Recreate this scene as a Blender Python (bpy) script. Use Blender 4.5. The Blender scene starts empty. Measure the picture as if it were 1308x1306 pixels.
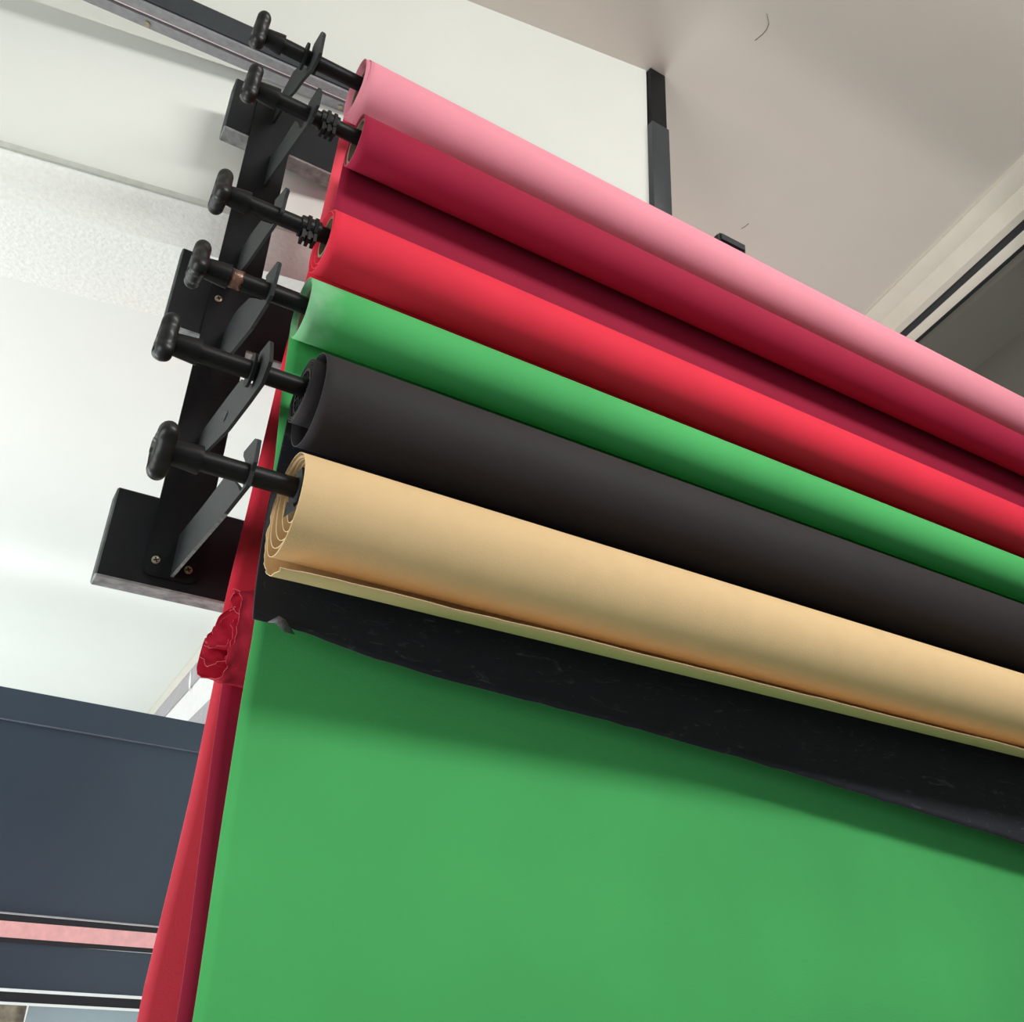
import bpy, bmesh, math, random
from mathutils import Vector, Matrix, noise
PI = math.pi
random.seed(4)
S = 0.85          # one layout unit in metres
EYE = 1.5         # height the layout is measured from (metres)
scn = bpy.context.scene
COL = scn.collection

# ------------------------------------------------------------------ camera
cam_d = bpy.data.cameras.new('camera'); cam = bpy.data.objects.new('camera', cam_d); COL.objects.link(cam)
cam_d.sensor_width = 36; cam_d.lens = 1191.5 / 1308 * 36; cam_d.clip_start = 0.02; cam_d.clip_end = 100
XA = Vector((0.85860503, 0.2664763, 0.43793582)); YA = Vector((-0.51030642, 0.3629065, 0.77967059)); ZA = Vector((0.04883398, -0.89291055, 0.44757792))
right = Vector((XA[0], YA[0], ZA[0])); up = -Vector((XA[1], YA[1], ZA[1])); back = -Vector((XA[2], YA[2], ZA[2]))
cam.matrix_world = Matrix.Translation((0, 0, EYE)) @ Matrix((right, up, back)).transposed().to_4x4()
scn.camera = cam

# ------------------------------------------------------------------ world, lights, exposure
w = bpy.data.worlds.new('world'); scn.world = w; w.use_nodes = True
w.node_tree.nodes['Background'].inputs[0].default_value = (0.93, 0.97, 1.0, 1)
w.node_tree.nodes['Background'].inputs[1].default_value = 0.09
scn.view_settings.view_transform = 'Standard'; scn.view_settings.look = 'None'
scn.view_settings.exposure = 0.0; scn.view_settings.gamma = 1.0; scn.view_settings.use_curve_mapping = False

def V(x, y, z): return Vector((x * S, y * S, EYE + z * S))

def area(name, loc, target, sx, sy, power, col):
    l = bpy.data.lights.new(name, 'AREA'); l.shape = 'RECTANGLE'; l.size = sx; l.size_y = sy; l.energy = power; l.color = col
    o = bpy.data.objects.new(name, l); COL.objects.link(o); o.location = loc
    o.rotation_euler = (target - loc).to_track_quat('-Z', 'Y').to_euler(); return o
area('front_fill_light', V(0.2, -4.2, 0.2), V(1.0, 1.0, 0.8), 3.6, 1.8, 10, (0.95, 0.98, 1.0))  # added weak fill from behind the camera, no real window there
area('ceiling_panel_light', V(1.75, -0.95, 2.22), V(1.5, 1.1, 0.5), 2.0, 0.50, 76, (1.0, 0.99, 0.97))
area('side_door_light', V(-2.3, 0.35, 0.15), V(0.0, 1.5, 1.45), 1.9, 1.3, 42, (0.97, 1.0, 0.98))
area('back_room_fill_light', V(-2.2, 3.6, -0.4), V(0.6, 4.2, 1.2), 2.2, 1.6, 85, (0.95, 1.0, 0.98))  # added lamp that brightens the low ceiling of the back room
area('rear_ceiling_uplight', V(1.9, 2.7, 0.0), V(1.6, 1.7, 2.3), 1.2, 0.8, 24, (0.97, 1.0, 0.97))  # added uplight behind the rolls to lift the high ceiling

# ------------------------------------------------------------------ materials
def lin(c): return tuple(((v / 255) / 12.92 if v / 255 <= .04045 else ((v / 255 + .055) / 1.055) ** 2.4) for v in c)
def mat(name, rgb, rough=0.6, metal=0.0, spec=0.5, nscale=60, namt=0.06, bump=0.0, bscale=400, coat=0.0):
    m = bpy.data.materials.new(name); m.use_nodes = True; nt = m.node_tree; b = nt.nodes['Principled BSDF']
    c = lin(rgb); b.inputs['Roughness'].default_value = rough; b.inputs['Metallic'].default_value = metal
    b.inputs['Specular IOR Level'].default_value = spec; b.inputs['Coat Weight'].default_value = coat
    tc = nt.nodes.new('ShaderNodeTexCoord'); n = nt.nodes.new('ShaderNodeTexNoise'); n.inputs['Scale'].default_value = nscale; n.inputs['Detail'].default_value = 5
    nt.links.new(tc.outputs['Object'], n.inputs['Vector'])
    r = nt.nodes.new('ShaderNodeValToRGB'); lo = tuple(v * (1 - namt * 1.5) for v in c); hi = tuple(min(1, v * (1 + namt * 1.5)) for v in c)
    r.color_ramp.elements[0].position = .3; r.color_ramp.elements[1].position = .7
    r.color_ramp.elements[0].color = (*lo, 1); r.color_ramp.elements[1].color = (*hi, 1)
    nt.links.new(n.outputs['Fac'], r.inputs['Fac']); nt.links.new(r.outputs['Color'], b.inputs['Base Color'])
    if bump:
        n2 = nt.nodes.new('ShaderNodeTexNoise'); n2.inputs['Scale'].default_value = bscale; n2.inputs['Detail'].default_value = 4
        nt.links.new(tc.outputs['Object'], n2.inputs['Vector'])
        bp = nt.nodes.new('ShaderNodeBump'); bp.inputs['Strength'].default_value = bump; bp.inputs['Distance'].default_value = 0.002
        nt.links.new(n2.outputs['Fac'], bp.inputs['Height']); nt.links.new(bp.outputs['Normal'], b.inputs['Normal'])
    m['base'] = c
    return m

def add_overlay(m, rgb, build):
    """mix a second colour over the base with a mask made by build(nt, tc) -> socket"""
    nt = m.node_tree; b = nt.nodes['Principled BSDF']; src = b.inputs['Base Color'].links[0].from_socket
    tc = nt.nodes.new('ShaderNodeTexCoord'); fac = build(nt, tc)
    mx = nt.nodes.new('ShaderNodeMix'); mx.data_type = 'RGBA'; nt.links.new(fac, mx.inputs[0]); nt.links.new(src, mx.inputs[6])
    mx.inputs[7].default_value = (*lin(rgb), 1); nt.links.new(mx.outputs[2], b.inputs['Base Color'])
def nmath(nt, op, a, b=None, c=None, clamp=False):
    n = nt.nodes.new('ShaderNodeMath'); n.operation = op; n.use_clamp = clamp
    for i, v in enumerate((a, b, c)):
        if v is None: continue
        if isinstance(v, (int, float)): n.inputs[i].default_value = v
        else: nt.links.new(v, n.inputs[i])
    return n.outputs[0]

PINK = mat('pink_paper', (238, 150, 166), .8, nscale=8, namt=.02, bump=.12, spec=.25)
CORAL = mat('pink_paper_red_bounce', (240, 82, 98), .8, nscale=8, namt=.03, bump=.12, spec=.25)  # pink sheet with the red bounce light put into its colour
MAROON = mat('crimson_paper', (158, 32, 62), .8, nscale=8, namt=.03, bump=.12, spec=.2)
RED = mat('red_paper', (228, 48, 70), .8, nscale=8, namt=.03, bump=.12, spec=.25)
REDD = mat('red_paper_torn', (205, 36, 66), .75, nscale=20, namt=.06, bump=.15, spec=.3)
GREEN = mat('green_paper', (76, 176, 98), .8, nscale=5, namt=.04, bump=.12, spec=.25)
BLACKP = mat('black_paper', (44, 40, 42), .75, nscale=10, namt=.05, bump=.15, spec=.3)
BLACKS = mat('black_paper_scuffed', (34, 36, 43), .7, nscale=10, namt=.05, bump=.15, spec=.35)
BEIGE = mat('kraft_paper', (226, 194, 146), .8, nscale=30, namt=.015, bump=.2, bscale=600, spec=.25)
CARD = mat('core_card', (140, 122, 100), .9, nscale=40, namt=.12, bump=.2)
BMETAL = mat('black_powder_coat', (12, 14, 17), .6, metal=.0, spec=.25, nscale=200, namt=.15, bump=.25, bscale=900)
GMETAL = mat('worn_dark_steel', (33, 37, 38), .55, metal=.1, spec=.35, nscale=120, namt=.18, bump=.4, bscale=900)
BARE = mat('bare_steel_edge', (130, 134, 132), .5, metal=.5, nscale=250, namt=.3, bump=.4, bscale=900)
PLASTIC = mat('black_plastic', (12, 12, 13), .42, spec=.3, nscale=80, namt=.1)
KNOB = mat('glossy_black_knob', (18, 18, 17), .45, spec=.4, nscale=60, namt=.12, coat=.1)
SCREW = mat('brass_zinc_screw', (176, 165, 140), .4, metal=.7, nscale=200, namt=.1)
WOODB = mat('black_stained_wood', (20, 22, 26), .65, spec=.3, nscale=30, namt=.12, bump=.3, bscale=120)
WOODL = mat('dark_grey_end_grain', (66, 70, 70), .8, nscale=60, namt=.3, bump=.5, bscale=150)
WOODE = mat('grey_wood_underside', (146, 148, 148), .8, nscale=60, namt=.25, bump=.5, bscale=150)
WHITE = mat('white_plaster_wall', (230, 232, 225), .9, nscale=3, namt=.015, bump=.15, bscale=60)
WHITE2 = mat('white_rough_plaster', (244, 246, 242), .9, nscale=120, namt=.03, bump=.6, bscale=160)
CEIL = mat('grey_white_ceiling', (212, 207, 198), .9, nscale=2, namt=.02, bump=.12, bscale=50)
CEILL = mat('bright_white_soffit', (238, 242, 238), .9, nscale=2, namt=.01)
CORN = mat('cream_cornice', (222, 218, 204), .6, nscale=20, namt=.02)
GREYW = mat('grey_wall', (104, 104, 96), .9, nscale=3, namt=.03)
RAILD = mat('anthracite_steel', (48, 54, 58), .5, nscale=90, namt=.08, bump=.1)
RAILU = mat('grey_aluminium', (158, 158, 163), .45, metal=.3, nscale=90, namt=.08)
NAVY = mat('navy_panel', (48, 63, 77), .35, spec=.5, nscale=4, namt=.05)
PINKM = mat('pale_pink_strip', (236, 176, 176), .4, nscale=60, namt=.05)
LWHITE = mat('white_line', (240, 245, 245), .5, nscale=60, namt=.01)
DARKG = mat('dark_gasket', (26, 28, 34), .6)
STONE = mat('rough_stone', (150, 140, 125), .95, nscale=25, namt=.4, bump=1.0, bscale=40)
FLOORM = mat('pale_warm_floor', (176, 176, 172), .5, nscale=4, namt=.06)
MAUVE = mat('mauve_grey_frame', (168, 163, 168), .6, nscale=30, namt=.06)
SIDEW = mat('side_wall_white', (232, 230, 230), .9, nscale=30, namt=.02)
LIPM = mat('grey_white_lip', (196, 198, 190), .8)
PLINE = mat('pale_pink_line', (250, 226, 232), .4)
SEAMM = mat('dull_seam', (105, 108, 122), .5)
CREASE = mat('creased_grey_paper', (92, 90, 95), .5, nscale=90, namt=.3, bump=.5)
TAPE = mat('torn_brown_tape', (112, 80, 64), .3, metal=.35, nscale=90, namt=.5, spec=.8, bump=.6, bscale=200)
GLASS = mat('grey_glass', (150, 170, 178), .15, spec=.8, nscale=3, namt=.05)
# speckles on the rough plaster
def speck(nt, tc):
    v = nt.nodes.new('ShaderNodeTexNoise'); v.inputs['Scale'].default_value = 70; v.inputs['Detail'].default_value = 8; v.inputs['Roughness'].default_value = .8
    nt.links.new(tc.outputs['Object'], v.inputs['Vector'])
    return nmath(nt, 'MULTIPLY', nmath(nt, 'GREATER_THAN', v.outputs['Fac'], .66), .55)
add_overlay(WHITE2, (176, 178, 172), speck)
# pale wear at the left end of the green roll
def chalk(nt, tc):
    s = nt.nodes.new('ShaderNodeSeparateXYZ'); nt.links.new(tc.outputs['Object'], s.inputs[0])
    n = nt.nodes.new('ShaderNodeTexNoise'); n.inputs['Scale'].default_value = 45; n.inputs['Detail'].default_value = 8
    nt.links.new(tc.outputs['Object'], n.inputs['Vector'])
    d = nmath(nt, 'ADD', s.outputs[0], nmath(nt, 'MULTIPLY', n.outputs['Fac'], -0.03))
    m = nt.nodes.new('ShaderNodeMapRange'); m.inputs[1].default_value = .256 * S - .014; m.inputs[2].default_value = .256 * S + .022; m.inputs[3].default_value = .6; m.inputs[4].default_value = 0
    nt.links.new(d, m.inputs[0])
    return nmath(nt, 'MULTIPLY', m.outputs[0], nmath(nt, 'ADD', n.outputs['Fac'], .25))
GREENR = mat('green_paper_roll', (76, 176, 98), .8, nscale=5, namt=.04, bump=.12, spec=.25)
add_overlay(GREENR, (165, 205, 175), chalk)
# chalk scuffs on the hanging black paper
def scuff(nt, tc):
    mp = nt.nodes.new('ShaderNodeMapping'); mp.inputs['Rotation'].default_value = (0, .5, 0); mp.inputs['Scale'].default_value = (10, 10, 34)
    nt.links.new(tc.outputs['Object'], mp.inputs['Vector'])
    n = nt.nodes.new('ShaderNodeTexNoise'); n.inputs['Scale'].default_value = 2.2; n.inputs['Detail'].default_value = 12; n.inputs['Roughness'].default_value = .72; n.inputs['Distortion'].default_value = 1.6
    nt.links.new(mp.outputs[0], n.inputs['Vector'])
    m = nt.nodes.new('ShaderNodeMapRange'); m.inputs[1].default_value = .57; m.inputs[2].default_value = .78; nt.links.new(n.outputs['Fac'], m.inputs[0])
    return nmath(nt, 'MULTIPLY', m.outputs[0], .6)
add_overlay(BLACKS, (120, 122, 128), scuff)
# hairline cracks on the ceiling
# ------------------------------------------------------------------ object helpers
def tag(o, label=None, cat=None, group=None, kind=None):
    if label: o['label'] = label
    if cat: o['category'] = cat
    if group: o['group'] = group
    if kind: o['kind'] = kind
    return o
def empty(name, loc, label, cat, group=None):
    o = bpy.data.objects.new(name, None); o.empty_display_size = .05; COL.objects.link(o); o.location = loc
    return tag(o, label, cat, group)
def obj(name, bm, m, parent=None, smooth=True, mats=None):
    me = bpy.data.meshes.new(name)
    bmesh.ops.recalc_face_normals(bm, faces=bm.faces[:])
    bm.to_mesh(me); bm.free()
    for mm in (mats or [m]): me.materials.append(mm)
    if smooth:
        me.polygons.foreach_set('use_smooth', [True] * len(me.polygons))
        me.set_sharp_from_angle(angle=math.radians(35))
    o = bpy.data.objects.new(name, me); COL.objects.link(o)
    if parent:
        o.parent = parent; o.matrix_parent_inverse = Matrix.Translation(-parent.location)
    return o
def box(bm, x0, x1, y0, y1, z0, z1, bev=0.0, mi=0):
    vs = [bm.verts.new(V(x, y, z)) for x in (x0, x1) for y in (y0, y1) for z in (z0, z1)]
    fs = [bm.faces.new([vs[i] for i in f]) for f in ((0, 1, 3, 2), (4, 6, 7, 5), (0, 4, 5, 1), (2, 3, 7, 6), (0, 2, 6, 4), (1, 5, 7, 3))]
    for f in fs: f.material_index = mi
    if bev:
        es = list({e for f in fs for e in f.edges})
        bmesh.ops.bevel(bm, geom=es, offset=bev * S, segments=2, affect='EDGES', profile=.5)
    return fs
def ring_tube(bm, path, n=32, closed_caps=True):
    """lathe about the X axis: path = [(x, r, yc, zc)]"""
    rings = []
    for (x, r, yc, zc) in path:
        rings.append([bm.verts.new(V(x, yc - r * math.cos(a), zc + r * math.sin(a))) for a in (2 * PI * i / n for i in range(n))])
    for a, b in zip(rings, rings[1:]):
        for i in range(n): bm.faces.new((a[i], a[(i + 1) % n], b[(i + 1) % n], b[i]))
    if closed_caps:
        bm.faces.new(rings[0]); bm.faces.new(rings[-1][::-1])
def lathe(path, yc, zc, n=32, caps=True):
    bm = bmesh.new(); ring_tube(bm, [(x, r, yc, zc) for x, r in path], n, caps); return bm
def add_lathe(bm, path, yc, zc, n=32, caps=True): ring_tube(bm, [(x, r, yc, zc) for x, r in path], n, caps)
def pipe(x0, x1, r0, r1, yc, zc, n=40):
    bm = bmesh.new(); ring_tube(bm, [(x0, r0, yc, zc), (x0, r1, yc, zc), (x1, r1, yc, zc), (x1, r0, yc, zc), (x0, r0, yc, zc)], n, False)
    bmesh.ops.remove_doubles(bm, verts=bm.verts[:], dist=1e-6); return bm
def grid_mesh(rows):
    bm = bmesh.new(); vv = [[bm.verts.new(p) for p in r] for r in rows]
    for a, b in zip(vv, vv[1:]):
        for i in range(len(a) - 1): bm.faces.new((a[i], a[i + 1], b[i + 1], b[i]))
    return bm
RIMS = {}
def rim_of(m):
    """paper edges show a slightly paler cut edge"""
    if m.name not in RIMS:
        c = m['base']; g = m.copy(); g.name = m.name + '_edge'; RIMS[m.name] = g
        rm = [n for n in g.node_tree.nodes if n.type == 'VALTORGB'][0]
        for e in rm.color_ramp.elements: e.color = (*[min(1, .85 * v + .09) for v in e.color[:3]], 1)
    return RIMS[m.name]
def paper(name, bm, m, parent, th=.0007):
    o = obj(name, bm, m, parent, mats=[m, rim_of(m)]); o.data.set_sharp_from_angle(angle=math.radians(80))
    md = o.modifiers.new('thickness', 'SOLIDIFY'); md.thickness = th; md.offset = 0; md.material_offset_rim = 1
    return o
def interp(tab, t):
    if t <= tab[0][0]: return tab[0][1]
    for (a, va), (b, vb) in zip(tab, tab[1:]):
        if t <= b:
            k = (t - a) / (b - a) if b > a else 0; return va + (vb - va) * k
    return tab[-1][1]
def sinterp(tab, t):
    """smooth (Catmull style) interpolation"""
    n = len(tab)
    if t <= tab[0][0]: return tab[0][1]
    for i in range(n - 1):
        a, va = tab[i]; b, vb = tab[i + 1]
        if t <= b:
            k = (t - a) / (b - a)
            ma = (vb - tab[i - 1][1]) / (b - tab[i - 1][0]) if i else (vb - va) / (b - a)
            mb = (tab[i + 2][1] - va) / (tab[i + 2][0] - a) if i + 2 < n else (vb - va) / (b - a)
            h = b - a
            return (2 * k**3 - 3 * k**2 + 1) * va + (k**3 - 2 * k**2 + k) * h * ma + (-2 * k**3 + 3 * k**2) * vb + (k**3 - k**2) * h * mb
    return tab[-1][1]
XR = 2.40           # right end of the rolls
def xcols(x0, n=26):
    out = []
    for i in range(n + 1):
        t = i / n; out.append(x0 + (XR - x0) * t ** 1.6)
    return out
def spiral(fr, x0, phi0, phi1, steps, xoff=None, wob=None, n=22, xr=None):
    """paper wound in a spiral: fr(t) -> (yc, zc, r); phi in degrees from the front going down"""
    rows = []
    for k in range(steps + 1):
        t = k / steps; ph = math.radians(phi0 + (phi1 - phi0) * t); yc, zc, r = fr(t)
        xs = xcols(x0 + (xoff(t) if xoff else 0), n) if xr is None else [x0 + (xoff(t) if xoff else 0) + (xr - x0) * (i / n) ** 1.6 for i in range(n + 1)]
        row = []
        for x in xs:
            rr = r * (1 + (wob(t, x) if wob else 0))
            row.append(V(x, yc - rr * math.cos(ph), zc - rr * math.sin(ph)))
        rows.append(row)
    return grid_mesh(rows)
def sheet(ytab, ztop, zbot, xtab, nz=40, nx=22, bottom=None, xr=None, curl=0):
    """hanging paper: y and left edge x given as tables over height z"""
    rows = []
    for j in range(nz + 1):
        t = j / nz; row = []
        xl = None
        for i in range(nx + 1):
            u = (i / nx) ** 1.6
            zb = bottom(u) if bottom else zbot
            z = ztop + (zb - ztop) * t
            if xl is None: xl = sinterp(xtab, z)
            x = xl + ((xr or XR) - xl) * u
            y = sinterp(ytab, z)
            if curl: y -= curl * max(0, (t - .82) / .18) ** 2
            row.append(V(x, y, z))
        rows.append(row)
    return grid_mesh(rows)

# ------------------------------------------------------------------ the room
H = 2.309; T = 1.309; TB = 1.195
FZ = -EYE / S
ang = math.atan(.167)
def wall_y(x): return 1.600 - .167 * x
def skewbox(bm, x0, x1, yo0, yo1, z0, z1, mi=0):
    """box whose front follows the turned header wall"""
    vs = [bm.verts.new(V(x, wall_y(x) + yo, z)) for x in (x0, x1) for yo in (yo0, yo1) for z in (z0, z1)]
    for f in ((0, 1, 3, 2), (4, 6, 7, 5), (0, 4, 5, 1), (2, 3, 7, 6), (0, 2, 6, 4), (1, 5, 7, 3)):
        bm.faces.new([vs[i] for i in f]).material_index = mi
# header wall; foot shaped to curve inward for soft shade above the band
prof = [(0.0, H + .02)] + [(0, 1.72), (0, 1.62)] + [(.05 * (1 - math.cos(k / 8 * PI / 2)), 1.60 - (1.60 - T) * math.sin(k / 8 * PI / 2)) for k in range(1, 9)] + [(.13, T), (.13, H + .02)]
bm = bmesh.new()
A = [bm.verts.new(V(-2.6, wall_y(-2.6) + yo, z)) for yo, z in prof]; B = [bm.verts.new(V(1.147, wall_y(1.147) + yo, z)) for yo, z in prof]
for i in range(len(prof)):
    j = (i + 1) % len(prof); bm.faces.new((A[i], A[j], B[j], B[i]))
bm.faces.new(A); bm.faces.new(B[::-1])
tag(obj('wall_back', bm, WHITE), 'cream white wall above the opening behind the roll bracket', kind='structure')
bm = bmesh.new(); prof = [(-.07, 1.705)] + [(-.07 + .045 * (1 - math.cos(k / 8 * PI / 2)), 1.56 - (1.56 - T) * math.sin(k / 8 * PI / 2)) for k in range(0, 9)] + [(.02, T), (.02, 1.705)]  # thickening added so the beam throws less shadow on the wall
A = [bm.verts.new(V(-2.6, wall_y(-2.6) + yo, z)) for yo, z in prof]; B = [bm.verts.new(V(.42, wall_y(.42) + yo, z)) for yo, z in prof]
for i in range(len(prof)):
    j = (i + 1) % len(prof); bm.faces.new((A[i], A[j], B[j], B[i]))
bm.faces.new(A); bm.faces.new(B[::-1])
tag(obj('wall_thickening', bm, WHITE), 'added cream white wall thickening between the steel beam and the rough plaster band', kind='structure')
bm = bmesh.new(); skewbox(bm, -2.6, .50, -.080, .16, TB, T - .004)
tag(obj('trim_1', bm, WHITE2, smooth=False), 'rough white plaster band along the foot of the upper wall', kind='structure')
bm = bmesh.new(); skewbox(bm, -2.6, .50, -.086, .06, T - .004, T + .008)
tag(obj('trim_2', bm, LIPM, smooth=False), 'thin grey lip above the rough plaster band', kind='structure')
# ceilings
CRK = mat('hairline_mark', (120, 112, 106), .9)
bm = bmesh.new(); box(bm, -2.6, 4.6, -5, 6.4, H, H + .08)
tag(obj('ceiling', bm, CEIL, smooth=False), 'greyish white ceiling at the top right', kind='structure')
ceil_o = bpy.data.objects['ceiling']
for pl_ in ([(1.305, 1.10), (1.330, 1.118), (1.338, 1.135), (1.339, 1.150), (1.335, 1.175)], [(1.800, 1.690), (1.800, 1.708), (1.797, 1.722)]):
    bm = bmesh.new(); prev = None
    for (xx, yy) in pl_:
        cur = [bm.verts.new(V(xx, yy, H - .0008)), bm.verts.new(V(xx + .0022, yy, H - .0008)), bm.verts.new(V(xx + .0022, yy, H + .002)), bm.verts.new(V(xx, yy, H + .002))]
        if prev:
            for i in range(4): bm.faces.new((prev[i], prev[(i + 1) % 4], cur[(i + 1) % 4], cur[i]))
        prev = cur
    obj('hairline_crack', bm, CRK, ceil_o)
bm = bmesh.new()
vs = [(-2.6, wall_y(-2.6) + .0), (1.147, wall_y(1.147) + .0), (1.12, 6.4), (-2.6, 6.4)]
lo = [bm.verts.new(V(x, y, TB + .002)) for x, y in vs]; hi = [bm.verts.new(V(x, y, TB + .06)) for x, y in vs]
bm.faces.new(lo[::-1]); bm.faces.new(hi)
for i in range(4): bm.faces.new((lo[i], lo[(i + 1) % 4], hi[(i + 1) % 4], hi[i]))
tag(obj('ceiling_low', bm, CEILL, smooth=False), 'bright white low ceiling behind the bracket', kind='structure')
# return of the header block above the low ceiling
bm = bmesh.new(); box(bm, 1.02, 1.12, 1.56, 6.4, TB + .06, H)
tag(obj('wall_return', bm, WHITE, smooth=False), 'white return wall above the low ceiling', kind='structure')
bm = bmesh.new(); box(bm, -2.6, 4.6, -5, 6.4, FZ - .06, FZ)
tag(obj('floor', bm, FLOORM, smooth=False), 'pale floor', kind='structure')
# side wall of the back room
def sx(y): return .589 + .0427 * y
bm = bmesh.new(); y0, y1 = 1.75, 6.4
def plate(bm, ya, yb, za, zb, d0, d1, za2=None, zb2=None):
    za2 = za if za2 is None else za2; zb2 = zb if zb2 is None else zb2
    vs = []
    for y, a, b in ((ya, za, zb), (yb, za2, zb2)):
        for d in (d0, d1):
            vs += [bm.verts.new(V(sx(y) + d, y, a)), bm.verts.new(V(sx(y) + d, y, b))]
    for f in ((0, 1, 3, 2), (4, 6, 7, 5), (0, 4, 5, 1), (2, 3, 7, 6), (0, 2, 6, 4), (1, 5, 7, 3)): bm.faces.new([vs[i] for i in f])
plate(bm, y0, y1, FZ, TB, 0.006, .08)
tag(obj('wall_side', bm, SIDEW, smooth=False), 'pale side wall under the low ceiling', kind='structure')
bm = bmesh.new(); plate(bm, y0, y1, 1.132, TB, -.004, .02)
tag(obj('trim_3', bm, CEIL, smooth=False), 'pale grey cove strip where the low ceiling meets the side wall', kind='structure')
bm = bmesh.new(); plate(bm, y0, y1, 1.04, 1.132, -.001, .02)
tag(obj('trim_4', bm, MAUVE, smooth=False), 'mauve grey band below the cove strip on the side wall', kind='structure')
bm = bmesh.new(); plate(bm, y0, y1, .76, .87, -.001, .02)
tag(obj('trim_5', bm, MAUVE, smooth=False), 'second mauve grey band lower on the side wall', kind='structure')
bm = bmesh.new(); plate(bm, 4.05, 4.12, 1.02, 1.06, -.004, .0, 1.08, 1.13)
tag(obj('trim_6', bm, SIDEW, smooth=False), 'short white streak across the mauve band', kind='structure')
# far walls (out of sight, they close the room)
bm = bmesh.new(); box(bm, -2.6, 4.6, 6.4, 6.5, FZ, H); tag(obj('wall_far', bm, SIDEW, smooth=False), 'far end wall', kind='structure')
bm = bmesh.new(); box(bm, 4.6, 4.7, -5, 6.5, FZ, H); tag(obj('wall_right', bm, GREYW, smooth=False), 'far right wall', kind='structure')

# cornice and grey wall panel at the right, running away from the camera
def cx(y, off): return 2.28 + .262 * (y - 1.01) + off
def runprof(name, pts, m, label, ya=-.6, yb=3.2):
    bm = bmesh.new()
    A = [bm.verts.new(V(cx(ya, dx), ya, z)) for dx, z in pts]; B = [bm.verts.new(V(cx(yb, dx), yb, z)) for dx, z in pts]
    for i in range(len(pts)):
        j = (i + 1) % len(pts); bm.faces.new((A[i], A[j], B[j], B[i]))
    bm.faces.new(A); bm.faces.new(B[::-1])
    return tag(obj(name, bm, m), label, kind='structure')
runprof('trim_7', [(0, H), (0, H - .012), (.035, H - .03), (.06, H - .034), (.10, H - .075), (.13, H - .08), (.20, H - .085), (.20, H)], CORN, 'cream cornice crossing the upper right corner')
runprof('trim_8', [(.145, H - .085), (.145, H - .10), (.175, H - .115), (.20, H - .115), (.20, H - .085)], CORN, 'lower bead of the cream cornice')
runprof('trim_9', [(.128, H - .079), (.128, H - .092), (.146, H - .098), (.146, H - .079)], DARKG, 'dark groove line in the cream cornice')
runprof('trim_10', [(.176, H - .112), (.176, H - .119), (.196, H - .119), (.196, H - .112)], DARKG, 'dark line at the outer edge of the cream cornice')
runprof('wall_front', [(.19, H - .11), (.55, H - .11), (.55, FZ), (.47, FZ), (.47, H - .15), (.19, H - .15)], GREYW, 'grey wall below the cream cornice', -.6, 3.2)

# navy header with its strips
def slab(name, x0, x1, y0, z0, z1, m, label, dep=.05, tilt=0.0, kind='structure', parent=None):
    bm = bmesh.new()
    vs = [bm.verts.new(V(x, y, z + tilt * (x - .4))) for x in (x0, x1) for y in (y0, y0 + dep) for z in (z0, z1)]
    for f in ((0, 1, 3, 2), (4, 6, 7, 5), (0, 4, 5, 1), (2, 3, 7, 6), (0, 2, 6, 4), (1, 5, 7, 3)): bm.faces.new([vs[i] for i in f])
    o = obj(name, bm, m, parent, smooth=False)
    return tag(o, label, kind=kind) if parent is None else tag(o, label)
Q = 3.4 / 5.7; XL, XRN = -1.6, .745
hd = empty('header_panel', V(-.2, 3.4, .1), 'wide navy blue header panel low at the left with a pink strip beneath it', 'panel')
slab('upper_panel', XL, XRN, 3.385, 1.098 * Q, 1.262 * Q, NAVY, None, .09, -.02, parent=hd)
slab('main_panel', XL, XRN, 3.40, .168 * Q, 1.098 * Q, NAVY, None, .075, -.02, parent=hd)
slab('seam_line', XL, XRN, 3.383, 1.095 * Q, 1.098 * Q, SEAMM, None, .02, -.02, parent=hd)
slab('edge_line', XL, XRN, 3.383, .162 * Q, .168 * Q, MAUVE, 'thin pale line along the lower edge', .02, -.02, parent=hd)
slab('gasket', XL, XRN, 3.392, .128 * Q, .160 * Q, DARKG, 'dark band above the pink strip', .05, -.02, parent=hd)
slab('pink_strip', XL, XRN, 3.388, .056 * Q, .130 * Q, PINKM, 'pale pink strip', .06, -.015, parent=hd)
slab('gasket', XL, XRN, 3.394, .034 * Q, .056 * Q, DARKG, 'dark band below the pink strip', .05, -.015, parent=hd)
slab('lower_panel', XL, XRN, 3.40, -.170 * Q, .034 * Q, NAVY, None, .06, -.02, parent=hd)
slab('white_line', XL, XRN, 3.385, -.182 * Q, -.168 * Q, LWHITE, 'upper white line', .06, -.02, parent=hd)
slab('frame_rail', XL, XRN, 3.40, -.228 * Q, -.182 * Q, DARKG, 'dark rail between the white lines', .05, -.02, parent=hd)
slab('white_line', XL, XRN, 3.385, -.238 * Q, -.226 * Q, LWHITE, 'lower white line', .06, -.02, parent=hd)
slab('window_1', .375, XRN, 3.42, -1.2, -.232 * Q, GLASS, 'pale grey glass pane under the navy header', .02, -.02)
bm = bmesh.new(); box(bm, -.6, .37, 3.43, 3.55, FZ, -.232 * Q)
bmesh.ops.subdivide_edges(bm, edges=bm.edges[:], cuts=14, use_grid_fill=True)
for v in bm.verts: v.co += Vector((0, -1, 0)) * .03 * noise.noise(v.co * 9)
tag(obj('wall_left', bm, STONE), 'rough beige stone wall at the bottom left corner', kind='structure')

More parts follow.
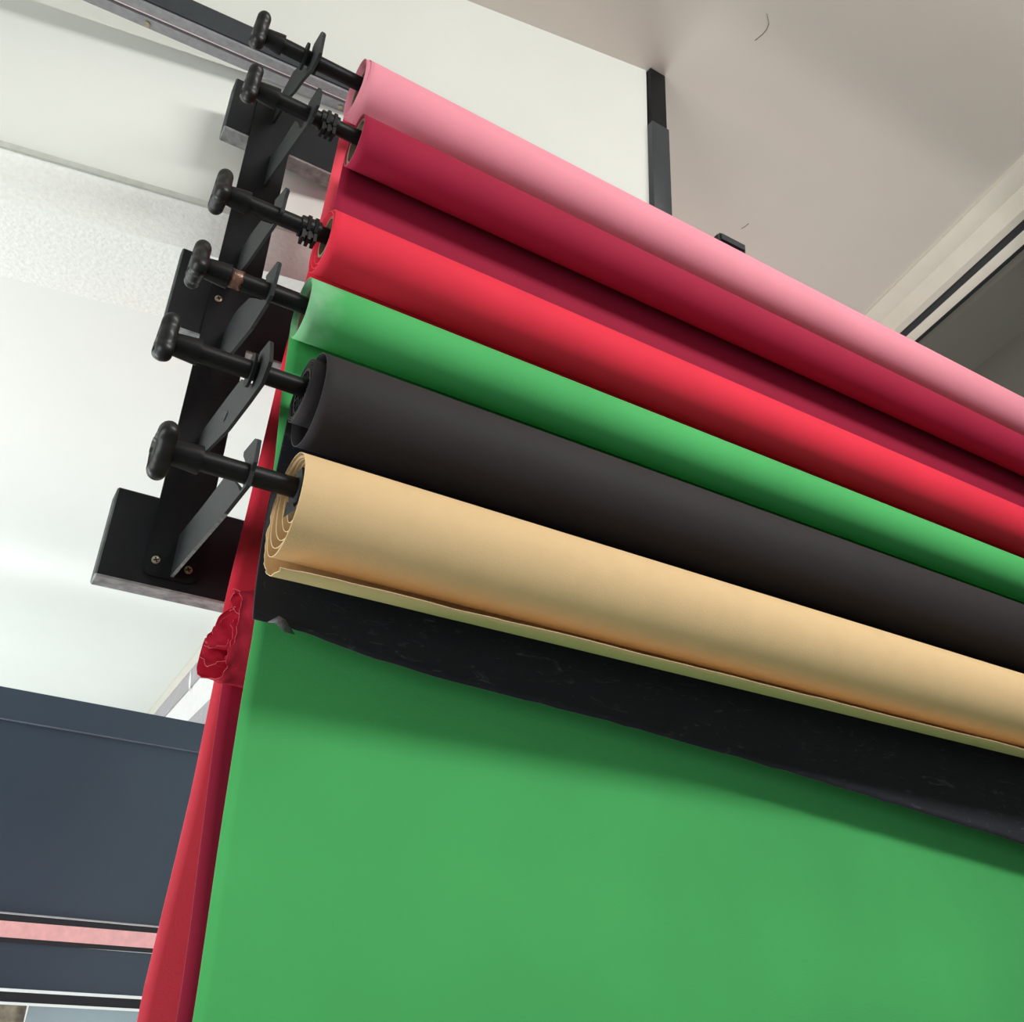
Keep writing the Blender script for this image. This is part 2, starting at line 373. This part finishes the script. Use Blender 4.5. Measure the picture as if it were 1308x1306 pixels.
# ------------------------------------------------------------------ steel beam, corner post, column
def by(x): return 1.43 - .045 * min(x, 1.18)
def bz(x): return .018 * min(x, 1.18) / 1.18
def beambox(bm, x0, x1, d0, d1, z0, z1, bev=0):
    xs = [x0] + ([1.18] if x0 < 1.18 < x1 else []) + [x1]
    st = [[bm.verts.new(V(x, by(x) + d, z + bz(x))) for d, z in ((d0, z0), (d1, z0), (d1, z1), (d0, z1))] for x in xs]
    for a, b in zip(st, st[1:]):
        for i in range(4): bm.faces.new((a[i], a[(i + 1) % 4], b[(i + 1) % 4], b[i]))
    bm.faces.new(st[0]); bm.faces.new(st[-1][::-1])
beam = empty('steel_beam', V(0, 1.43, 1.68), 'long dark steel beam with a grey track underneath, passing behind the pink roll', 'beam')
bm = bmesh.new(); beambox(bm, -1.2, 2.78, 0, .055, 1.687, 1.742); obj('front_box', bm, RAILD, beam, smooth=False)
bm = bmesh.new(); beambox(bm, -1.2, 2.78, .004, .024, 1.680, 1.687); beambox(bm, -1.2, 2.78, .034, .058, 1.680, 1.687)
tag(obj('track_flange', bm, RAILU, beam, smooth=False), 'grey underside flanges')
bm = bmesh.new(); beambox(bm, -1.2, 2.78, .0238, .0262, 1.679, 1.6865); tag(obj('track_line', bm, PLINE, beam, smooth=False), 'thin pale pink line along the track')
for x in (.335, -.07):
    bm = bmesh.new(); c = V(x, by(x) + .047, 1.6795 + bz(x))
    bmesh.ops.create_cone(bm, cap_ends=True, segments=16, radius1=.005, radius2=.004, depth=.004, matrix=Matrix.Translation(c)); obj('screw_head', bm, SCREW, beam)
lp = bmesh.new(); beambox(lp, 1.352, 1.448, -.005, .05, 1.742, 1.775)
bmesh.ops.bevel(lp, geom=lp.edges[:], offset=.006, segments=2, affect='EDGES')
obj('lug_plate', lp, RAILD, beam)
po = empty('corner_post', V(1.175, 1.40, 1.742), 'dark steel post from the beam up to the ceiling at the white wall corner', 'post')
bm = bmesh.new(); box(bm, 1.147, 1.206, 1.388, 1.44, 1.757, 2.09, .002); obj('lower_sleeve', bm, RAILD, po)
bm = bmesh.new(); box(bm, 1.150, 1.203, 1.393, 1.44, 2.09, H - .002, .002); obj('upper_section', bm, BMETAL, po)
bm = bmesh.new(); box(bm, .52, .60, 1.468, 1.505, FZ, 1.70, .002); box(bm, .52, .60, 1.442, 1.468, .99, 1.10)
tag(obj('support_column', bm, RAILD), 'dark column hidden behind the hanging papers', 'column')

# ------------------------------------------------------------------ planks
def plank(x0, x1, z0, z1, yb, label):
    p = empty('wooden_plank', V((x0 + x1) / 2, 1.445, z0), label, 'plank', 'dark planks carrying the bracket')
    bm = bmesh.new(); fs = box(bm, x0, x1, 1.417, yb, z0, z1)
    bmesh.ops.bevel(bm, geom=list({e for f in fs for e in f.edges}), offset=.0022, segments=1, affect='EDGES')
    bm.faces.ensure_lookup_table(); bm.normal_update()
    bmesh.ops.recalc_face_normals(bm, faces=bm.faces[:])
    for f in bm.faces: f.material_index = 1 if f.normal.z < -.5 else (2 if f.normal.x < -.5 else 0)  # underside light grey, left end darker grey, other faces black stain
    obj('board', bm, WOODB, p, smooth=False, mats=[WOODB, WOODE, WOODL])
    return p
plank(.0985, .70, .501, .648, 1.466, 'lowest dark plank behind the foot of the bracket, grey underside')
plank(.099, .70, .963, 1.130, 1.442, 'middle dark plank behind the bracket, level with the green and red rolls')
plank(.113, .70, 1.442, 1.580, 1.458, 'topmost dark plank behind the bracket, just under the steel beam')

# ------------------------------------------------------------------ wall bracket
br = empty('roll_bracket', V(.2, 1.41, .51), 'tall black steel bracket with six hooked arms holding the paper rolls', 'bracket')
bm = bmesh.new()
R_ = .014; pts = []
for cxx, czz, a0 in ((.161 + R_, .517 + R_, 180), (.241 - R_, .517 + R_, 270), (.241 - R_, 1.585 - R_, 0), (.161 + R_, 1.585 - R_, 90)):
    for k in range(5):
        a = math.radians(a0 + k * 22.5); pts.append((cxx + R_ * math.cos(a), czz + R_ * math.sin(a)))
f0 = [bm.verts.new(V(x, 1.410, z)) for x, z in pts]; f1 = [bm.verts.new(V(x, 1.4165, z)) for x, z in pts]
bm.faces.new(f0); bm.faces.new(f1[::-1])
for i in range(len(pts)): bm.faces.new((f0[i], f0[(i + 1) % len(pts)], f1[(i + 1) % len(pts)], f1[i]))
obj('back_plate', bm, BMETAL, br, smooth=False)
ARMS = {
 6: (.204, [(0.984, 0.556), (0.996, 0.562), (1.045, 0.567), (1.043, 0.56), (1.026, 0.545), (1.021, 0.530), (1.018, 0.512), (1.008, 0.503), (1.02, 0.501), (1.04, 0.517), (1.08, 0.543), (1.142, 0.573), (1.188, 0.575), (1.244, 0.578), (1.364, 0.588), (1.41, 0.592), (1.41, 0.521), (1.088, 0.499), (0.989, 0.496), (0.984, 0.513), (0.976, 0.521), (0.979, 0.552)]),
 5: (.2014, [(1.016, 0.718), (1.023, 0.719), (1.061, 0.726), (1.059, 0.715), (1.059, 0.700), (1.068, 0.681), (1.085, 0.690), (1.107, 0.706), (1.154, 0.737), (1.238, 0.752), (1.37, 0.772), (1.41, 0.775), (1.41, 0.722), (1.339, 0.704), (1.181, 0.667), (1.068, 0.654), (1.015, 0.65), (1.005, 0.657), (0.990, 0.67), (1.008, 0.711)]),
 4: (.2006, [(1.065, 0.886), (1.074, 0.889), (1.13, 0.906), (1.123, 0.893), (1.098, 0.866), (1.100, 0.842), (1.128, 0.86), (1.172, 0.893), (1.232, 0.935), (1.326, 0.973), (1.41, 0.985), (1.41, 0.920), (1.291, 0.866), (1.166, 0.833), (1.086, 0.825), (1.068, 0.828), (1.06, 0.853), (1.056, 0.876)]),
 3: (.197, [(1.103, 1.058), (1.113, 1.062), (1.17, 1.088), (1.168, 1.073), (1.137, 1.033), (1.150, 1.020), (1.183, 1.05), (1.224, 1.085), (1.261, 1.118), (1.343, 1.150), (1.41, 1.165), (1.41, 1.10), (1.308, 1.06), (1.208, 1.031), (1.137, 1.01), (1.121, 1.01), (1.099, 1.006), (1.095, 1.029), (1.089, 1.041)]),
 2: (.211, [(1.083, 1.267), (1.093, 1.271), (1.139, 1.287), (1.142, 1.273), (1.139, 1.249), (1.150, 1.240), (1.193, 1.280), (1.228, 1.332), (1.319, 1.365), (1.41, 1.415), (1.41, 1.335), (1.276, 1.279), (1.115, 1.212), (1.089, 1.206), (1.068, 1.212), (1.067, 1.243)]),
 1: (.2005, [(1.093, 1.407), (1.104, 1.417), (1.145, 1.433), (1.149, 1.429), (1.155, 1.405), (1.165, 1.392), (1.195, 1.426), (1.229, 1.464), (1.255, 1.495), (1.298, 1.527), (1.407, 1.560), (1.41, 1.50), (1.298, 1.455), (1.244, 1.418), (1.183, 1.385), (1.124, 1.345), (1.095, 1.337), (1.079, 1.339), (1.080, 1.387)]),
}
for k in (6, 5, 4, 3, 2, 1):
    x, pl = ARMS[k]; bm = bmesh.new(); th = .0025
    a = [bm.verts.new(V(x - th, y, z)) for y, z in pl]; b = [bm.verts.new(V(x + th, y, z)) for y, z in pl]
    bm.faces.new(a); bm.faces.new(b[::-1]); n = len(pl)
    for i in range(n): bm.faces.new((a[i], a[(i + 1) % n], b[(i + 1) % n], b[i]))
    bmesh.ops.recalc_face_normals(bm, faces=bm.faces[:]); bm.normal_update()
    for f in bm.faces: f.material_index = 1 if (k == 6 and f.normal.z < -.8 and f.calc_center_median().y > 1.1 * S) else 0
    bmesh.ops.triangulate(bm, faces=[f for f in bm.faces if len(f.verts) > 4])
    obj('hook_arm', bm, GMETAL, br, smooth=False, mats=[GMETAL, BARE])
def screw(x, z):
    bm = bmesh.new(); n = 20; y = 1.4095
    for r0, d in ((.0075, .0), ):
        rings = []
        for r, dy in ((.0066, 0), (.0060, -.0018), (.0030, -.0026)):
            rings.append([bm.verts.new(V(x + r * math.cos(2 * PI * i / n), y + dy, z + r * math.sin(2 * PI * i / n))) for i in range(n)])
        for a, b in zip(rings, rings[1:]):
            for i in range(n): bm.faces.new((a[i], a[(i + 1) % n], b[(i + 1) % n], b[i]))
        bm.faces.new(rings[-1])
    o = obj('screw', bm, SCREW, br)
    bm = bmesh.new()
    for dx, dz in ((.0042, .0011), (.0011, .0042)):
        aa = math.radians(25)
        vs = [bm.verts.new(V(x + px * math.cos(aa) - pz * math.sin(aa), y - .0030, z + px * math.sin(aa) + pz * math.cos(aa))) for px, pz in ((-dx, -dz), (dx, -dz), (dx, dz), (-dx, dz))]
        r = bmesh.ops.extrude_face_region(bm, geom=[bm.faces.new(vs)]); bmesh.ops.translate(bm, vec=(0, .0006, 0), verts=[v for v in r['geom'] if isinstance(v, bmesh.types.BMVert)])
    obj('cross_slot', bm, DARKG, o)
bm = bmesh.new(); xh = .2014 - .0034
vs = [bm.verts.new(V(xh, y, z)) for y, z in ((1.205, .712), (1.222, .704), (1.218, .698), (1.201, .704))]
r_ = bmesh.ops.extrude_face_region(bm, geom=[bm.faces.new(vs)]); bmesh.ops.translate(bm, vec=(-.0004, 0, 0), verts=[v for v in r_['geom'] if isinstance(v, bmesh.types.BMVert)])
tag(obj('slot_hole', bm, DARKG, br, smooth=False), 'small dark slot in the second arm from the bottom')
for x, z in ((.176, .542), (.2255, .538), (.176, 1.044), (.226, 1.046)): screw(x, z)

# ------------------------------------------------------------------ paper rolls
def roll(label): return empty('paper_roll', V(.27, 1.1, 1.0), label, 'paper roll')
# level data: y, tube z, roll centre z, roll radius
Y1, Y2, Y3, Y4, Y5, Y6 = 1.15, 1.12, 1.12, 1.09, 1.06, 1.0
# --- pink
r1 = roll('pale pink paper roll, topmost, just under the steel beam')
c1 = (Y1, 1.201 * Y1, .0560)
paper('rolled_paper', spiral(lambda t: (c1[0], c1[1] + .004 * t, c1[2] - .013 * t), .286, 180, 180 + 360 * 6, 240, xoff=lambda t: .004 * math.sin(t * 21)), PINK, r1)
tag(obj('core', pipe(.292, XR, .036, .0415, Y1, 1.385), CARD, r1), 'grey brown cardboard core')
ytp = [(-1.765, 1.46), (-.05, 1.43), (.02, 1.416), (.2, 1.378), (.3, 1.372), (.45, 1.365), (.6, 1.35), (.9, 1.29), (1.15, 1.245), (1.28, 1.218), (1.381, 1.206)]
tag(paper('hanging_sheet', sheet(ytp, c1[1], FZ + .01, [(-1.7, .289), (.3, .288), (1.0, .288), (1.38, .286)]), CORAL, r1), 'coral pink sheet hanging behind all the others')
# --- crimson
r2 = roll('dark crimson paper roll, second from the top, just below the pink roll')
c2 = (Y2, 1.10 * Y2, .0452)
paper('rolled_paper', spiral(lambda t: (c2[0], c2[1], c2[2] - .004 * t), .290, 180, 180 + 360 * 3, 150), MAROON, r2)
tag(obj('core', pipe(.293, XR, .0345, .0408, Y2, c2[1]), CARD, r2), 'grey brown cardboard core')
ytm = [(-1.765, 1.20), (-.05, 1.228), (.12, 1.268), (.33, 1.318), (.47, 1.322), (.7, 1.285), (.88, 1.245), (.97, 1.215), (1.08, 1.186), (1.232, 1.165)]
paper('hanging_sheet', sheet(ytm, c2[1], FZ + .01, [(-1.7, .29), (1.232, .290)]), MAROON, r2)
# --- red
r3 = roll('bright red paper roll, third from the top')
c3 = (Y3, .894 * Y3, .0515)
paper('rolled_paper', spiral(lambda t: (c3[0], c3[1] + .010 * max(0, t - .27), c3[2] - .016 * max(0, t - .27)), .268, 180, 180 + 360 * 3, 160, xoff=lambda t: .0025 * math.sin(t * 15)), RED, r3)
tag(obj('core', pipe(.272, XR, .029, .0335, Y3, 1.0125), CARD, r3), 'brown cardboard core')
ytr = [(.40, 1.308), (.48, 1.304), (.59, 1.28), (.72, 1.257), (.88, 1.226), (.95, 1.19), (1.0, 1.1715)]
paper('hanging_sheet', sheet(ytr, c3[1], .40, [(.4, .268), (1.0, .268)]), RED, r3)
rows = []; N = 260
for k in range(N + 1):
    t = k / N; ph = math.radians(180 - 360 * 2.4 * t)
    sh = 1 - .72 * t ** .9
    row = []
    for i in range(64):
        u = (i / 63) ** 2.2
        rag = .010 * noise.noise(Vector((t * 34, 3.1, 0))) + .005 * noise.noise(Vector((t * 90, 7, 0)))
        x0 = .270 - .024 * max(0, math.cos(ph - math.radians(145))) + rag * min(1, t * 6)
        x = x0 + (XR - x0) * u
        fade = max(0, 1 - (x - .24) / .10) * min(1, t * 5)
        nz = 1 + fade * (.26 * noise.noise(Vector((t * 19, x * 24, 1.7))) + .14 * noise.noise(Vector((t * 48, x * 60, 5))))
        y = 1.252 - (.050 * sh * nz) * math.cos(ph); z = .405 - (.080 * sh * nz) * math.sin(ph)
        row.append(V(x, y, z))
    rows.append(row)
o = paper('torn_curl', grid_mesh(rows), REDD, r3); o.data.set_sharp_from_angle(angle=math.radians(28))
tag(o, 'crumpled torn lower end curled up into a loose scroll')
# --- green
r4 = roll('green paper roll, fourth from the top, with a chalky left end and long sheet')
c4 = (Y4, .773 * Y4, .0459)
paper('rolled_paper', spiral(lambda t: (c4[0], c4[1], c4[2] - .006 * t), .2485, 180, 180 + 360 * 4, 180, xoff=lambda t: -.0016 * math.sin(t * 17) + .0022 * t), GREENR, r4)
tag(obj('core', pipe(.256, XR, .0345, .0395, Y4, c4[1]), CARD, r4), 'brown cardboard core')
ytg = [(-1.765, .80), (-1.0, 1.02), (-.05, 1.085), (.15, 1.122), (.4, 1.136), (.7, 1.137), (.8426, 1.136)]
xtg = [(-1.7, .274), (-.05, .2725), (.14, .2750), (.3, .2745), (.40, .274), (.62, .262), (.72, .2545), (.8426, .2485)]
paper('hanging_sheet', sheet(ytg, c4[1], FZ + .01, xtg, nz=60), GREEN, r4)
# --- black
r5 = roll('black paper roll, fifth from the top, loosely wound with a short scuffed sheet')
c5 = (Y5, .641 * Y5, .0664)
paper('outer_wrap', spiral(lambda t: (c5[0], c5[1] + .003 * max(0, t - .7), c5[2] - .001 * t - .012 * max(0, t - .75)), .2735, 180, 180 + 390, 70), BLACKP, r5)
paper('inner_wind', spiral(lambda t: (Y5 + .006, .693, .0475 - .0095 * t), .2630, 180, 180 + 360 * 3, 130, xoff=lambda t: .003 * math.sin(t * 19)), BLACKP, r5)
tag(obj('core', pipe(.2650, XR, .0325, .0375, Y5 + .006, .693), BLACKP, r5), 'black core')
yc5, zc5 = Y5 + .006, .693
bm = bmesh.new(); ring_tube(bm, [(.2640, .0325, yc5, zc5), (.2640, .029, yc5, zc5), (.272, .029, yc5, zc5), (.272, .0325, yc5, zc5), (.2640, .0325, yc5, zc5)], 36, False)
cap = obj('end_cap', bm, PLASTIC, r5); tag(cap, 'spoked black plastic end cap')
for k in range(18):
    a = 2 * PI * k / 18; bm = bmesh.new()
    p0 = Vector((0, -math.cos(a), math.sin(a))); q = Vector((0, math.sin(a), math.cos(a)))
    vs = []
    for r in (.012, .031):
        for s in (-.0011, .0011):
            for x in (.2645, .2685):
                vs.append(bm.verts.new(V(x, yc5, zc5) + (p0 * r + q * s) * S))
    for f in ((0, 1, 3, 2), (4, 6, 7, 5), (0, 4, 5, 1), (2, 3, 7, 6), (0, 2, 6, 4), (1, 5, 7, 3)): bm.faces.new([vs[i] for i in f])
    obj('spoke', bm, GMETAL, cap, smooth=False)
# short hanging sheet with a sloping worn lower edge
ytb = [(.2, 1.086), (.34, 1.090), (.42, 1.096), (.5, 1.106), (.6, 1.122), (.6795, 1.1264)]
BT = [(0, .372), (.008, .3700), (.016, .373), (.03, .370), (.06, .3585), (.12, .347), (.25, .336), (.42, .313), (.62, .278), (.85, .235), (1, .20)]
def bb(u): return interp(BT, u) + .0022 * noise.noise(Vector((u * 60, 0, 0)))
bm = sheet(ytb, c5[1], .36, [(.2, .262), (.34, .2590), (.38, .2585), (.46, .2570), (.53, .258), (.60, .263), (.68, .266)], nx=70, bottom=bb, curl=.008)
tag(paper('hanging_sheet', bm, BLACKS, r5), 'short scuffed black sheet with a worn lower edge')
# crinkled lifted corner of clear film at the lower left
bm = bmesh.new()
P = [(.276, 1.078, .3700), (.287, 1.074, .3795), (.294, 1.068, .3745), (.312, 1.079, .3625), (.297, 1.077, .3620), (.284, 1.072, .3690)]
vs = [bm.verts.new(V(*p)) for p in P]
for f in ((0, 1, 5), (1, 2, 5), (2, 4, 5), (2, 3, 4)): bm.faces.new([vs[i] for i in f])
tag(paper('creased_corner', bm, CREASE, r5), 'grey creased corner of the lower edge')
# --- kraft
r6 = roll('beige kraft paper roll, lowest and thickest, torn flap along its underside')
c6 = (Y6, .481, .0765)
def kfr(t):
    turns = t * 5.6
    return (Y6 - .0016 * max(0, turns - .9), .481 + .0048 * turns + .0030 * min(1, turns / .85), .0775 - (.012 if turns > .85 else .012 * turns / .85) - .0062 * max(0, turns - .85))
def kwob(t, x):
    f = max(0, 1 - (x - .25) / .5)
    lip = max(0, 1 - t * 40)
    return .008 * math.sin(t * 60) * f * (t > .12) + .08 * lip * f * .6 + .035 * lip
def koff(t):
    turns = t * 5.6
    base = 0 if turns < .25 else -.0
    return (.002 * math.sin(turns * 5) + .0022 * max(0, turns - 1)) + (.004 * noise.noise(Vector((t * 200, 0, 0))) if turns < .4 else 0)
rows = []; N = 330
for k in range(N + 1):
    t = k / N; turns = t * 5.6
    yc, zc, r = kfr(t)
    row = []
    for i in range(61):
        u = (i / 60) ** 1.8; x0 = .2525 + koff(t); x = x0 + (XR - x0) * u
        ph0 = 71 + 2.5 * noise.noise(Vector((x * 7, 0, 0))) + 1.6 * noise.noise(Vector((x * 33, 4, 0))) + 3 * max(0, 1 - (x - .25) / .05)
        ph = math.radians(ph0 + (71 + 360 * 5.6 - ph0) * t)
        rr = r * (1 + kwob(t, x))
        row.append(V(x, yc - rr * math.cos(ph), zc - rr * math.sin(ph)))
    rows.append(row)
paper('rolled_paper', grid_mesh(rows), BEIGE, r6)
tag(obj('core', pipe(.272, XR, .020, .0245, Y6, .5075), CARD, r6), 'brown cardboard core')

# ------------------------------------------------------------------ axles with knobs
def knob_mesh(xc, yc, zc, psi, R=.0375, wdt=.0125, h=.0112):
    bm = bmesh.new(); n = 72; am = R - wdt
    def pr(th):
        best = .0262
        for k in range(3):
            d = (th - math.radians(psi + 120 * k) + PI) % (2 * PI) - PI
            if abs(d) < PI / 2:
                s = abs(math.sin(d)); t = wdt / max(s, 1e-6)
                if t * math.cos(d) > am: t = am * math.cos(d) + math.sqrt(max(0, wdt ** 2 - (am * s) ** 2))
                # soften the inner fillet
                best = (best ** 6 + t ** 6) ** (1 / 6)
        return min(best, R)
    rs = [pr(2 * PI * i / n) for i in range(n)]
    rings = []
    def ring(x, f):
        rings.append([bm.verts.new(V(x, yc - f(r) * math.cos(2 * PI * i / n), zc - f(r) * math.sin(2 * PI * i / n))) for i, r in enumerate(rs)])
    # right face (towards the roll), rounded rim, left face with a shallow dish
    for a in (80, 62, 40, 20, 0, -20, -40, -62, -78):
        al = math.radians(a); ring(xc + h * math.sin(al), lambda r: r - wdt * .95 * (1 - math.cos(al)))
    ring(xc - h * .55, lambda r: (r - wdt * .95) * .9); ring(xc - h * .4, lambda r: .002)
    for a, b in zip(rings, rings[1:]):
        for i in range(n): bm.faces.new((a[i], a[(i + 1) % n], b[(i + 1) % n], b[i]))
    bm.faces.new(rings[0]); bm.faces.new(rings[-1][::-1])
    return bm
def axle(Y, z, xk, xc0, xc1, xe, psi, label, rt=.0128):
    a = empty('roll_axle', V(xk * Y, Y, z * Y), label, 'axle', 'three lobed knob axles in the roll ends')
    y, zz = Y, z * Y; xk *= Y; xc0 *= Y; xc1 *= Y
    obj('tube', lathe([(xc1 - .012, rt * .7), (xc1 - .012, rt), (xe + .30, rt), (xe + .30, rt * .7)], y, zz), PLASTIC, a)
    obj('knob', knob_mesh(xk, y, zz, psi), KNOB, a)
    obj('collar', lathe([(xk + .004, .0125), (xc0, .0148), (xc0 + .004, .0152), (xc1 - .004, .0172), (xc1, .0172), (xc1, .0128)], y, zz), PLASTIC, a)
    return a
a1 = axle(Y1, 1.2175, .094, .107, .130, .28, 78, 'black knob axle in the pink roll, highest of the six')
a2 = axle(Y2, 1.109, .101, .115, .140, .29, 76, 'black knob axle in the crimson roll, second from the top')
a3 = axle(Y3, .905, .097, .108, .134, .26, 44, 'black knob axle in the red roll, with a ribbed clip')
a4 = axle(Y4, .779, .092, .104, .131, .25, 42, 'black knob axle in the green roll, wrapped with a bit of copper brown tape')
a5 = axle(Y5, .6555, .078, .087, .118, .26, 62, 'black knob axle in the black roll, with a washer by the hook')
a6 = axle(Y6, .5155, .104, .119, .147, .25, 92, 'black knob axle in the beige kraft roll, lowest of the six')
# washers, ribbed clips, flange, tape
obj('washer', lathe([(.186, .014), (.186, .0235), (.190, .0235), (.190, .014)], Y1, 1.2175 * Y1), BMETAL, a1)
obj('washer', lathe([(.210, .014), (.210, .0215), (.2125, .0215), (.2125, .014)], Y1, 1.2175 * Y1), BMETAL, a1)
obj('washer', lathe([(.1905, .014), (.1905, .0235), (.1945, .0235), (.1945, .014)], Y5, .6555 * Y5), BMETAL, a5)
def clip(ax, Y, z, x0):
    y, zz = Y, z * Y; bm = bmesh.new()
    for dx in (0, .0115):
        add_lathe(bm, [(x0 + dx, .012), (x0 + dx, .0200), (x0 + dx + .0055, .0200), (x0 + dx + .0055, .012)], y, zz, 8)
    add_lathe(bm, [(x0 - .008, .0135), (x0 - .008, .0168), (x0 + .022, .0168), (x0 + .022, .0135)], y, zz, 24)
    for dx in (-.005, .004, .013):
        box(bm, x0 + dx, x0 + dx + .005, y - .013, y + .006, zz - .030, zz - .014)
    box(bm, x0 - .005, x0 + .018, y - .011, y + .004, zz - .0235, zz - .013)
    tag(obj('ribbed_clip', bm, PLASTIC, ax, smooth=False), 'ribbed plastic clip with short prongs')
clip(a2, Y2, 1.109, .236); clip(a3, Y3, .905, .238)
bm = bmesh.new(); add_lathe(bm, [(.261, .0135), (.261, .0265), (.265, .0265), (.265, .0135)], Y6, .5155, 6); tag(obj('flange', bm, GMETAL, a6, smooth=False), 'dark grey flange inside the roll end')
bm = bmesh.new()
P = [(.259, Y6 - .004, .5155 - .022), (.259, Y6 + .022, .5155 - .010), (.256, Y6 + .014, .5155 - .036), (.264, Y6 - .004, .5155 - .030)]
vs = [bm.verts.new(V(*p)) for p in P]; 
for f in ((0, 1, 2), (0, 2, 3), (1, 2, 3), (0, 1, 3)): bm.faces.new([vs[i] for i in f])
obj('flange_wing', bm, GMETAL, a6, smooth=False)
bm = bmesh.new(); rows = []
xt = .132 * Y4
for i in range(25):
    a = -2.2 + 4.2 * i / 24; r = .0136 + .0010 * noise.noise(Vector((i * .9, 0, 0)))
    row = []
    for j in range(5):
        x = xt + (.0165 + .004 * noise.noise(Vector((i * .8, 2, 0)))) * j / 4
        rr = r + .0008 * noise.noise(Vector((i * .7, j * 1.3, 4)))
        row.append(V(x, Y4 - rr * math.cos(a), .779 * Y4 + rr * math.sin(a)))
    rows.append(row)
bm.free(); tp = paper('tape_wrap', grid_mesh(rows), TAPE, a4, .0004); tag(tp, 'shiny copper brown scrap of tape')
